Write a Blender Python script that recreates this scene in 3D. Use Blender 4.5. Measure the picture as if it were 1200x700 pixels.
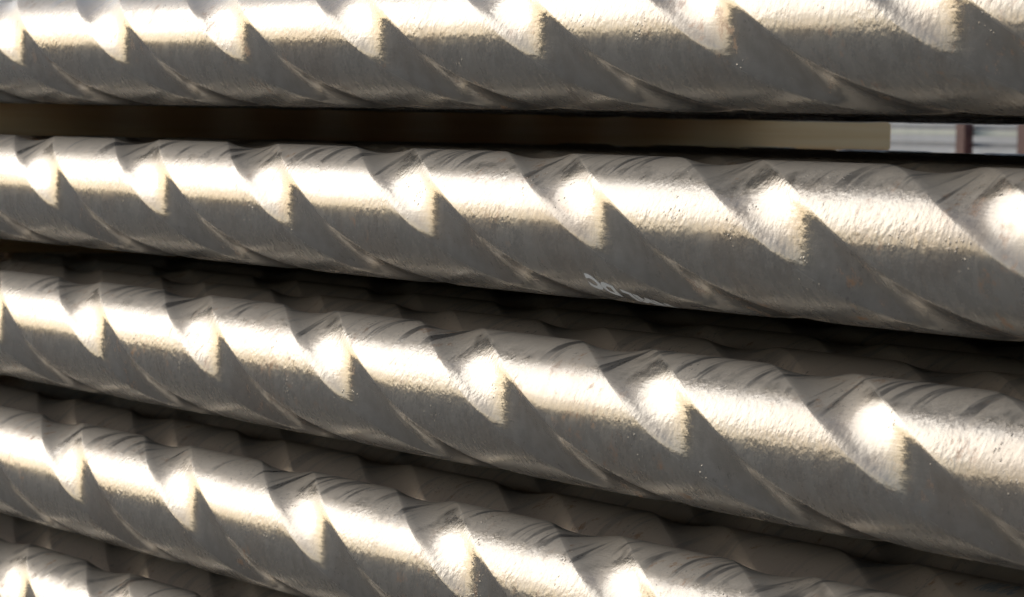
import bpy, bmesh, math, random
import numpy as np
from mathutils import Vector, Matrix

for o in list(bpy.data.objects):
    bpy.data.objects.remove(o)
SC = bpy.context.scene
COL = SC.collection
R_ = math.radians
random.seed(4)

# ------------------------------------------------------------------ camera
FPX = 5000.0                       # focal length in pixels of the 1200-wide photograph
THETA = math.atan(2390.0 / FPX)    # angle between the view and the bars
RAD = 0.1016                       # bar radius (8 inch)
EYE = 1.17
Z0 = FPX * 2 * RAD / 163.0         # distance to the front bars at picture centre
CAM = Vector((Z0 * math.cos(THETA), -Z0 * math.sin(THETA), EYE))
cd = bpy.data.cameras.new("camera")
cam = bpy.data.objects.new("camera", cd)
COL.objects.link(cam)
# world axes as seen by the (slightly rolled) camera: bars vanish at pixel (-1790, 98), horizon passes (1100, 157)
_a = Vector((-2390, 252, -FPX)).normalized()
_h = Vector((500, 193, -FPX)).normalized()
_up = _h.cross(_a).normalized()
if _up.y < 0:
    _up = -_up
_X = -_a
_Y = _up.cross(_X)
CAMROT = Matrix((_X, _Y, _up))            # rows: world axes in camera space = camera-to-world rotation
cam.matrix_world = Matrix.Translation(CAM) @ CAMROT.to_4x4()
cd.sensor_width = 36.0
cd.lens = FPX * 36.0 / 1200.0
cd.clip_start = 0.1
cd.clip_end = 5000
cd.dof.use_dof = True
cd.dof.focus_distance = 6.1
cd.dof.aperture_fstop = 14.0
SC.camera = cam

# ------------------------------------------------------------------ light
SUN_EL, SUN_AZ = R_(21), R_(18)     # azimuth from -X towards -Y
sdir = Vector((-math.cos(SUN_AZ) * math.cos(SUN_EL), -math.sin(SUN_AZ) * math.cos(SUN_EL), math.sin(SUN_EL)))
w = bpy.data.worlds.new("World")
SC.world = w
w.use_nodes = True
wn = w.node_tree.nodes
sky = wn.new("ShaderNodeTexSky")
sky.sky_type = 'NISHITA'
sky.sun_disc = False
sky.sun_elevation = SUN_EL
sky.sun_rotation = math.atan2(sdir.x, sdir.y)
sky.air_density = 0.8
sky.dust_density = 1.7
sky.ozone_density = 1.0
w.node_tree.links.new(sky.outputs[0], wn["Background"].inputs[0])
wn["Background"].inputs[1].default_value = 0.13
sl = bpy.data.lights.new("sun", 'SUN')
sl.energy = 0.5
sl.angle = R_(24.0)
sl.color = (1.0, 0.99, 0.97)
so = bpy.data.objects.new("sun", sl)
COL.objects.link(so)
so.location = (-20, -12, 10)
so.rotation_euler = (-sdir).to_track_quat('-Z', 'Y').to_euler()
vs = SC.view_settings
vs.view_transform = 'Standard'
vs.look = 'None'
vs.exposure = 0.12
vs.gamma = 1.0
vs.use_curve_mapping = False

# ------------------------------------------------------------------ material helpers
class NT:
    def __init__(s, name):
        s.m = bpy.data.materials.new(name)
        s.m.use_nodes = True
        s.t = s.m.node_tree
        s.b = s.t.nodes["Principled BSDF"]
    def n(s, kind, **kw):
        o = s.t.nodes.new("ShaderNode" + kind)
        for k, v in kw.items():
            setattr(o, k, v)
        return o
    def l(s, a, b):
        s.t.links.new(a, b)
    def mapping(s, src, scale):
        m = s.n("Mapping")
        m.inputs["Scale"].default_value = scale
        s.l(src, m.inputs["Vector"])
        return m.outputs[0]
    def noise(s, vec, scale, detail=4, rough=.55):
        o = s.n("TexNoise")
        o.inputs["Scale"].default_value = scale
        o.inputs["Detail"].default_value = detail
        o.inputs["Roughness"].default_value = rough
        s.l(vec, o.inputs["Vector"])
        return o.outputs["Fac"]
    def ramp(s, fac, a, b, lo=0.0, hi=1.0, smooth=True):
        o = s.n("MapRange")
        o.interpolation_type = 'SMOOTHSTEP' if smooth else 'LINEAR'
        s.l(fac, o.inputs["Value"])
        for k, v in zip(("From Min", "From Max", "To Min", "To Max"), (a, b, lo, hi)):
            o.inputs[k].default_value = v
        return o.outputs[0]
    def math(s, op, a, b):
        o = s.n("Math", operation=op)
        for i, v in enumerate((a, b)):
            if isinstance(v, (int, float)):
                o.inputs[i].default_value = v
            else:
                s.l(v, o.inputs[i])
        return o.outputs[0]
    def mix(s, fac, a, b):
        o = s.n("Mix", data_type='RGBA')
        if isinstance(fac, (int, float)):
            o.inputs[0].default_value = fac
        else:
            s.l(fac, o.inputs[0])
        for i, v in ((6, a), (7, b)):
            if isinstance(v, tuple):
                o.inputs[i].default_value = v + (1,)
            else:
                s.l(v, o.inputs[i])
        return o.outputs[2]
    def bump(s, h, strength, dist, nrm=None):
        o = s.n("Bump")
        o.inputs["Strength"].default_value = strength
        o.inputs["Distance"].default_value = dist
        s.l(h, o.inputs["Height"])
        if nrm:
            s.l(nrm, o.inputs["Normal"])
        return o.outputs[0]


def simple_mat(name, c1, c2, scale, rough=.8, metallic=0.0, stretch=(1, 1, 1), bump=.3, bd=.002):
    t = NT(name)
    tc = t.n("TexCoord").outputs["Object"]
    v = t.mapping(tc, stretch)
    f = t.noise(v, scale, 6, .6)
    t.l(t.mix(t.ramp(f, .3, .7), c1, c2), t.b.inputs["Base Color"])
    t.b.inputs["Roughness"].default_value = rough
    t.b.inputs["Metallic"].default_value = metallic
    t.l(t.bump(f, bump, bd), t.b.inputs["Normal"])
    return t.m


def steel_material(name, groove, film=0.0):  # film: extra pale dust colour that lifts the shaded rear bars
    t = NT(name)
    tc = t.n("TexCoord").outputs["Object"]
    rnd = t.n("ObjectInfo").outputs["Random"]
    off = t.n("CombineXYZ")
    t.l(t.math('MULTIPLY', rnd, 37.0), off.inputs[0])
    t.l(t.math('MULTIPLY', rnd, 11.0), off.inputs[1])
    add = t.n("VectorMath", operation='ADD')
    t.l(tc, add.inputs[0])
    t.l(off.outputs[0], add.inputs[1])
    p = add.outputs[0]
    hoop = t.mapping(p, (1, .13, .13))        # wiped round the bar
    lng = t.mapping(p, (.12, 1, 1))           # drawn along the bar
    big = t.noise(p, 9, 4)
    streak = t.noise(hoop, 31, 3, .55)
    fine = t.noise(p, 260, 3, .6)
    peel = t.noise(p, 95, 2, .5)
    med = t.noise(p, 34, 4, .6)
    # a thin film of yard dust, wiped and run off round the bar in streaks
    up = t.n("SeparateXYZ")
    t.l(t.n("NewGeometry").outputs["Normal"], up.inputs[0])       # it settles on the upper side
    cover = t.math('ADD', up.outputs[2], t.math('MULTIPLY', t.math('ADD', big, med), .35))
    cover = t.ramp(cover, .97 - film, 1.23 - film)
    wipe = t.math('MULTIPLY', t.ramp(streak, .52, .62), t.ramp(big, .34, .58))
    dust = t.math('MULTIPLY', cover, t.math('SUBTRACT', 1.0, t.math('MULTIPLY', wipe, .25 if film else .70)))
    c = t.mix(t.ramp(med, .3, .7), (.225, .210, .180), (.275, .258, .225))
    c = t.mix(t.math('MULTIPLY', t.ramp(t.noise(p, 4.5, 5, .65), .48, .62), .28), c, (.20, .15, .105))
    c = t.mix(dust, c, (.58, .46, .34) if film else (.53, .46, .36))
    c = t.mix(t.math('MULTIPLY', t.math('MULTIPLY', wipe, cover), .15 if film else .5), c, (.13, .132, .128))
    dark = t.math('MULTIPLY', t.ramp(t.noise(p, 130, 5, .75), .56, .66), t.ramp(t.noise(p, 9, 3), .52, .60))
    c = t.mix(t.math('MULTIPLY', dark, .75), c, (.09, .08, .07))
    rust = t.math('MULTIPLY', t.ramp(t.noise(p, 30, 6, .75), .54, .70), t.ramp(t.noise(p, 4.0, 2), .50, .60))
    rust = t.math('MULTIPLY', rust, .85)
    c = t.mix(rust, c, (.33, .16, .06))
    t.l(c, t.b.inputs["Base Color"])
    r = t.ramp(med, .3, .75, .17 if groove else .23, .24 if groove else .33, False)
    r = t.math('ADD', r, t.math('MULTIPLY', dust, .25))
    r = t.math('ADD', r, t.math('MULTIPLY', rust, .3))
    t.l(r, t.b.inputs["Roughness"])
    met = t.math('SUBTRACT', .46 if groove else .40, t.math('MULTIPLY', dust, .32))
    t.l(t.math('MULTIPLY', met, t.math('SUBTRACT', 1.0, rust)), t.b.inputs["Metallic"])
    # relief: orange peel of the varnish, runs, drops
    h = t.math('ADD', peel, t.math('MULTIPLY', fine, .15))
    amt = t.ramp(t.noise(p, 5, 2), .35, .65, .3, 1.0)
    h = t.math('MULTIPLY', h, amt)
    n1 = t.bump(h, .45 if groove else .8, .0012)
    vo = t.n("TexVoronoi")
    vo.inputs["Scale"].default_value = 130
    t.l(p, vo.inputs["Vector"])
    drop = t.ramp(vo.outputs["Distance"], .10, .30, 1.0, 0.0)
    dm = t.math('MULTIPLY', t.ramp(t.noise(p, 11, 3), .60, .66), t.ramp(t.noise(p, 60, 1), .48, .52))
    n2 = t.bump(t.math('MULTIPLY', drop, dm), .7, .0010, n1)
    runs = t.noise(lng if groove else hoop, 150 if groove else 70, 3, .6)
    n3 = t.bump(runs, .3 if groove else .45, .0010, n2)
    t.l(n3, t.b.inputs["Normal"])
    t.l(t.math('MULTIPLY', t.math('SUBTRACT', 1.0, dust), .22), t.b.inputs["Coat Weight"])
    t.b.inputs["Coat Roughness"].default_value = .10
    t.b.inputs["Specular Tint"].default_value = (.50, .49, .47, 1)     # oxide skin: little mirror at grazing angles
    t.b.inputs["Coat IOR"].default_value = 1.55
    t.l(n2, t.b.inputs["Coat Normal"])
    return t.m


M_LAND = steel_material("varnished_steel", False)
M_GROOVE = steel_material("milled_steel", True)
M_LAND_DUSTY_FILL = steel_material("dusty_fill_light_steel", False, .66)      # inner bars: paler dust coat painted in for missing fill light
M_GROOVE_DUSTY_FILL = steel_material("dusty_fill_light_milled_steel", True, .66)
M_PAINT = simple_mat("white_stencil_paint", (.92, .91, .86), (.88, .87, .82), 200, .6, bump=.1)
M_OLDPAINT = simple_mat("faded_grey_paint", (.42, .41, .38), (.25, .24, .22), 200, .7, bump=.1)
M_WOOD = simple_mat("sawn_timber", (.92, .60, .29), (.86, .52, .23), 26, .8, stretch=(1, .06, 2), bump=.4)
M_DIRT = simple_mat("packed_gravel", (.60, .54, .445), (.50, .445, .365), 8, .95, bump=.6, bd=.01)
M_CONC = simple_mat("pale_concrete", (.74, .72, .67), (.64, .62, .57), 3, .9)
M_RED = simple_mat("red_oxide_paint", (.17, .06, .045), (.12, .045, .035), 20, .6)
M_PALE = simple_mat("pale_green_pipe_paint", (.76, .76, .62), (.66, .67, .54), 8, .5)
M_GREY = simple_mat("grey_pipe_paint", (.33, .335, .33), (.24, .245, .245), 8, .5)


# ------------------------------------------------------------------ object helpers
def link(name, me, mats, parent=None):
    o = bpy.data.objects.new(name, me)
    COL.objects.link(o)
    for m in mats:
        if m.name not in [q.name for q in me.materials if q]:
            me.materials.append(m)
    if parent:
        o.parent = parent
    return o


def tag(o, label=None, cat=None, group=None, kind=None):
    for k, v in (("label", label), ("category", cat), ("group", group), ("kind", kind)):
        if v:
            o[k] = v
    return o


def empty(name, loc):
    o = bpy.data.objects.new(name, None)
    o.empty_display_size = .1
    COL.objects.link(o)
    o.location = loc
    return o


def box_mesh(name, sx, sy, sz, bev=.004):
    bm = bmesh.new()
    bmesh.ops.create_cube(bm, size=1)
    bmesh.ops.scale(bm, vec=(sx, sy, sz), verts=bm.verts)
    if bev:
        bmesh.ops.bevel(bm, geom=bm.edges[:], offset=bev, segments=2, affect='EDGES')
    me = bpy.data.meshes.new(name)
    bm.to_mesh(me)
    bm.free()
    return me


def tube_mesh(name, r, length, seg=20):          # along x, with open bore
    bm = bmesh.new()
    rings = []
    for x, rr in ((-length / 2, r * .8), (-length / 2, r), (length / 2, r), (length / 2, r * .8), (length / 2 - .3, r * .8)):
        rings.append([bm.verts.new((x, rr * math.cos(2 * math.pi * k / seg), rr * math.sin(2 * math.pi * k / seg))) for k in range(seg)])
    for a, b in zip(rings, rings[1:]):
        for k in range(seg):
            f = bm.faces.new((a[k], a[(k + 1) % seg], b[(k + 1) % seg], b[k]))
            f.smooth = True
    bmesh.ops.recalc_face_normals(bm, faces=bm.faces)
    me = bpy.data.meshes.new(name)
    bm.to_mesh(me)
    bm.free()
    return me


# ------------------------------------------------------------------ setting
gm = bpy.data.meshes.new("ground")
gm.from_pydata([(-3000, -3000, 0), (3000, -3000, 0), (3000, 3000, 0), (-3000, 3000, 0)], [], [(0, 1, 2, 3)])
tag(link("ground", gm, [M_DIRT]), kind="structure")

M_BOUNCE_APRON = simple_mat("bounce_apron_pale", (.66, .61, .53), (.56, .52, .45), 5, .9)
M_BOUNCE_SLAB = simple_mat("bounce_slab_pale", (.58, .54, .47), (.50, .46, .40), 5, .9)
sm = bpy.data.meshes.new("added_bounce_slab")  # unseen pale slab behind the stack, added to bounce light at the timber
sm.from_pydata([(-60, 2.3, .004), (60, 2.3, .004), (60, 14, .004), (-60, 14, .004)], [], [(0, 1, 2, 3)])
tag(link("added_bounce_slab", sm, [M_BOUNCE_SLAB]), kind="structure")

M_HILL = simple_mat("wooded_hillside", (.06, .075, .045), (.03, .042, .025), .08, .95, bump=0)
hv, hf = [], []
NH = 160
for k in range(NH + 1):
    a = 2 * math.pi * k / NH
    r = 420 + 60 * math.sin(3 * a) + 25 * math.sin(7 * a + 1)
    h = 26 + 7 * math.sin(5 * a + .5) + 4 * math.sin(13 * a) + 2.0 * math.sin(41 * a)
    for rr, zz in ((r - 60, -1), (r - 20, h * .62), (r + 20, h), (r + 120, h * .5)):
        hv.append((rr * math.cos(a), rr * math.sin(a), zz))
for k in range(NH):
    for j in range(3):
        hf.append((4 * k + j, 4 * k + 4 + j, 4 * k + 5 + j, 4 * k + 1 + j))
hm = bpy.data.meshes.new("hills")
hm.from_pydata(hv, [], hf)
tag(link("hills", hm, [M_HILL]), kind="structure")

fm = bpy.data.meshes.new("added_bounce_apron")  # unseen pale sheet in front, added to bounce light onto lettering and gaps
fm.from_pydata([(-.6, -16, .004), (30, -16, .004), (30, -.35, .004), (-.6, -.35, .004)], [], [(0, 1, 2, 3)])
tag(link("added_bounce_apron", fm, [M_BOUNCE_APRON]), kind="structure")

# ------------------------------------------------------------------ the spiral bars
LEAD = 1.65
HALF = R_(24)                     # half width of a groove
X_A, X_B = -5.5, 3.6              # bar ends


def bar_profile():
    """(angle, radius, is_groove_face) round one third, groove centred on 0"""
    d = RAD * math.cos(HALF)
    pts = []
    for k in range(-5, 6):
        a = (HALF - R_(1.1)) * k / 5
        pts.append((a, d / math.cos(a) - .0002 * (1 - (k / 5) ** 2)))
    e = HALF
    pts.append((e - R_(.35), d / math.cos(e - R_(.35)) - .00035))
    pts.append((e + R_(.45), RAD - .00022))
    n = 11
    for k in range(n + 1):
        a = HALF + R_(1.4) + (R_(120) - 2 * HALF - R_(2.8)) * k / n
        pts.append((a, RAD))
    pts.append((R_(120) - e - R_(.45), RAD - .00022))
    pts.append((R_(120) - e + R_(.35), d / math.cos(e - R_(.35)) - .00035))
    return pts


def bar_mesh():
    prof = bar_profile()
    m3 = len(prof)
    ang = np.array([p[0] + R_(120) * j for j in range(3) for p in prof])
    rad = np.array([p[1] for j in range(3) for p in prof])
    isg = [(k % m3) < 10 or (k % m3) == m3 - 1 for k in range(3 * m3)]
    M = 3 * m3
    xs = np.linspace(X_A + .45, X_B - .45, 480)
    rows = []
    # end cap ring profile: bore, face, chamfer, plain end, then fade to the spiral
    def plain(x, r):
        rows.append((x, np.full(M, r)))
    plain(X_A + .25, .036); plain(X_A, .036); plain(X_A, RAD - .006); plain(X_A + .006, RAD); plain(X_A + .32, RAD)
    for x in xs:
        f = min(1, (x - xs[0]) / .12, (xs[-1] - x) / .12)
        f = f * f * (3 - 2 * f)
        rows.append((x, RAD + (rad - RAD) * f))
    plain(X_B - .32, RAD); plain(X_B - .006, RAD); plain(X_B, RAD - .006); plain(X_B, .036); plain(X_B - .25, .036)
    co = np.zeros((len(rows), M, 3))
    for i, (x, r) in enumerate(rows):
        e = ang - 2 * math.pi * x / LEAD
        co[i, :, 0] = x
        co[i, :, 1] = -r * np.cos(e)
        co[i, :, 2] = r * np.sin(e)
    nr = len(rows)
    idx = np.arange(nr * M).reshape(nr, M)
    a = idx[:-1]; b = idx[1:]
    q = np.stack([a, b, np.roll(b, -1, 1), np.roll(a, -1, 1)], -1).reshape(-1, 4)
    me = bpy.data.meshes.new("spiral_bar")
    me.from_pydata(co.reshape(-1, 3).tolist(), [], q.tolist())
    me.materials.append(M_LAND)
    me.materials.append(M_GROOVE)
    mi = np.tile(np.array([1 if g else 0 for g in isg], dtype=np.int32), nr - 1)
    mi.reshape(nr - 1, M)[:6] = 0
    mi.reshape(nr - 1, M)[-6:] = 0
    me.polygons.foreach_set("material_index", mi)
    me.polygons.foreach_set("use_smooth", np.ones(len(q), dtype=bool))
    me.update()
    return me


BAR = bar_mesh()
DY = 0.218                        # row spacing
LAYER_Z = [EYE + d for d in (.1240, -.1400, -.4040, -.6700, -.9240)]
NROW = 9
XT = -2.46                        # near face of the spacer seen in the gap


CMI = (Matrix.Translation(CAM) @ CAMROT.to_4x4()).inverted()


def proj(p):
    q = CMI @ p
    return 600 + FPX * q.x / -q.z, 350 - FPX * q.y / -q.z


def phase_from_pick(y, z, xpix):
    """groove angle at X=0 that puts the ridge (upper groove edge) on the top silhouette at pixel column xpix"""
    q = CAM.z - z
    d = y - CAM.y
    c = math.atan2(q, d)                      # elevation of the camera seen from the axis
    dist = math.hypot(q, d)
    es = c + math.acos(RAD / dist)            # visible limit
    lo, hi = -5.0, 3.5
    for _ in range(50):
        mid = (lo + hi) / 2
        if proj(Vector((mid, y - RAD * math.cos(es), z + RAD * math.sin(es))))[0] < xpix:
            lo = mid
        else:
            hi = mid
    return es - HALF + 2 * math.pi * lo / LEAD


# pixel columns of a ridge on the top outline: (layer, row) -> x
PICK = {(0, 0): 600, (1, 0): 485, (2, 0): 565, (3, 0): 532, (4, 0): 152,
        (2, 1): 705, (3, 1): 480, (4, 1): 60}
ORD = ["first", "second", "third", "fourth", "fifth", "sixth", "seventh", "eighth", "ninth", "tenth", "eleventh", "twelfth"]
FRONT_LABEL = [
    "topmost front spiral-grooved steel bar, cut off by the upper edge, speckled with tiny drops",
    "front spiral-grooved steel bar with white stencilled letters, just below the pale background gap",
    "middle front spiral-grooved steel bar, running unlettered from left edge to lower right corner",
    "front spiral-grooved steel bar with small rust marks, second from the bottom at the left edge",
    "lowest front spiral-grooved steel bar, showing only in the lower left corner",
]
LAYN = ["top layer", "second layer", "third layer", "fourth layer", "lowest layer"]
bars = {}
for i, z in enumerate(LAYER_Z):
    for k in range(NROW):
        y = DY * k
        o = bpy.data.objects.new("drill_collar", BAR)
        COL.objects.link(o)
        jz = (-.003, .003)[i] if i < 2 and k >= 6 else 0
        o.location = (0, y, z + jz)
        if (i, k) in PICK:
            e0 = phase_from_pick(y, z, PICK[i, k])
        else:
            e0 = random.uniform(0, R_(120))
        if i == 1 and k >= 5:
            e0 = R_(150) + 2 * math.pi * (XT + .02) / LEAD      # a land, not a groove, carries the spacer
        e0 += R_(120) * random.randrange(3)
        o.rotation_euler = (-e0, 0, 0)
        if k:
            for si, m in enumerate((M_LAND_DUSTY_FILL, M_GROOVE_DUSTY_FILL)):
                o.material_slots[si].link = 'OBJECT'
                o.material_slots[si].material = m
        if k == 0:
            lab = FRONT_LABEL[i]
        else:
            lab = "shaded spiral-grooved steel bar, %s behind the front bar of the %s" % (ORD[k - 1], LAYN[i])
        tag(o, lab, "drill collar", "spiral-grooved steel bars stacked in layers")
        bars[i, k] = (o, e0)


# ------------------------------------------------------------------ lettering on the bars
def on_bar(y, z, px, py):
    """(position along the bar, angle) of the bar surface seen at a pixel of the photograph"""
    x, e = 0.0, -.5
    f = lambda x, e: Vector(proj(Vector((x, y - RAD * math.cos(e), z + RAD * math.sin(e))))) - Vector((px, py))
    for _ in range(60):
        r = f(x, e)
        jx = (f(x + 1e-3, e) - r) / 1e-3
        je = (f(x, e + 1e-3) - r) / 1e-3
        det = jx.x * je.y - jx.y * je.x
        dx = -(r.x * je.y - r.y * je.x) / det
        de = -(jx.x * r.y - jx.y * r.x) / det
        x += max(-.3, min(.3, dx))
        e += max(-.15, min(.15, de))
    return x, e


def lettering(bar, e0, text, start, end, mat, height=None):
    """outline text wrapped on the bar from one surface point to another"""
    cu = bpy.data.curves.new("t", 'FONT')
    cu.body = text
    cu.size = 1.0
    cu.space_character = 1.1
    cu.offset = .07
    to = bpy.data.objects.new("t", cu)
    COL.objects.link(to)
    bpy.context.view_layer.update()
    me = bpy.data.meshes.new_from_object(to.evaluated_get(bpy.context.evaluated_depsgraph_get()))
    bpy.data.objects.remove(to)
    bm = bmesh.new()
    bm.from_mesh(me)
    bmesh.ops.triangulate(bm, faces=bm.faces)
    for _ in range(3):
        es = [e for e in bm.edges if e.calc_length() > .16]
        if es:
            bmesh.ops.subdivide_edges(bm, edges=es, cuts=1)
            bmesh.ops.triangulate(bm, faces=bm.faces)
    wd = max(v.co.x for v in bm.verts)
    d = Vector((end[0] - start[0], (end[1] - start[1]) * RAD))
    sc = d.length / wd
    sv = height / .73 if height else sc
    d.normalize()
    for v in bm.verts:
        u = start[0] + v.co.x * sc * d.x - v.co.y * sv * d.y
        q = start[1] * RAD + v.co.x * sc * d.y + v.co.y * sv * d.x
        ew = q / RAD - e0                     # in the bar's own (unrotated) frame
        r = RAD + .0002
        v.co = Vector((u, -r * math.cos(ew), r * math.sin(ew)))
    bm.to_mesh(me)
    bm.free()
    return link("painted_lettering", me, [mat], bar)


b, e0 = bars[1, 0]
S = on_bar(0, b.location.z, 784, 357)
E_ = on_bar(0, b.location.z, 684, 320)
#print("TEXT", S, E_)
lettering(b, e0, "NML DC", S, E_, M_PAINT, .026)
b, e0 = bars[3, 1]
S = on_bar(b.location.y, b.location.z, 1142, 690)
E_ = on_bar(b.location.y, b.location.z, 1186, 697)
#print("TEXT2", S, E_)
lettering(b, e0, "NML DC", S, E_, M_OLDPAINT, .03)

# ------------------------------------------------------------------ timbers between the layers
TL = ["below the top layer", "below the second layer", "below the third layer", "below the fourth layer", "under the lowest layer"]
YF, YN = DY * NROW + RAD + .03, -.10
for i in range(5):
    top = LAYER_Z[i] - RAD
    bot = LAYER_Z[i + 1] + RAD if i < 4 else 0.0
    me = box_mesh("timber", .14, YF - YN, top - bot + .003)
    for x, where in ((XT - .07, "far"), (2.25, "near")):
        o = link("spacer_timber", me, [M_WOOD])
        o.location = (x - (.9 if i and where == 'far' else 0), (YF + YN) / 2, (top + bot) / 2)
        lab = "brown wooden spacer beam lying %s, at the %s end of the bars" % (TL[i], where)
        if (i, where) == (0, "far"):
            lab = "tan wooden spacer beam in the open gap, its lit end beside the pale background"
        tag(o, lab, "timber", "wooden spacers between the layers")

# ------------------------------------------------------------------ what shows through the gap
YB = 8.5
t = empty("pipe_rack", (-12.6, YB, 0))
tag(t, "blurred distant rack of pale rails with red brown posts beyond the bars", "rack")
pm = box_mesh("post", .09, .05, 1.5)
for k in range(7):
    if proj(Vector((-12.6 + .59 + .57 * (k - 3), YB, EYE)))[0] < 1095:
        continue
    o = link("post", pm, [M_RED], t)
    o.location = (.59 + .57 * (k - 3), 0, .75)
for zc, hh, m in ((1.203, .018, M_GREY), (1.177, .028, M_PALE), (1.118, .022, M_GREY), (1.30, .05, M_RED), (.60, .05, M_RED)):
    o = link("rail", box_mesh("rail", 4.2, .04, hh), [m], t)
    o.location = (0, .05, zc)
wl = link("concrete_wall", box_mesh("concrete_wall", 60, .3, 2.6, .01), [M_CONC])
wl.location = (-14, 14.1, 1.3)
tag(wl, "pale blurred concrete wall far behind the stacked bars", "wall")
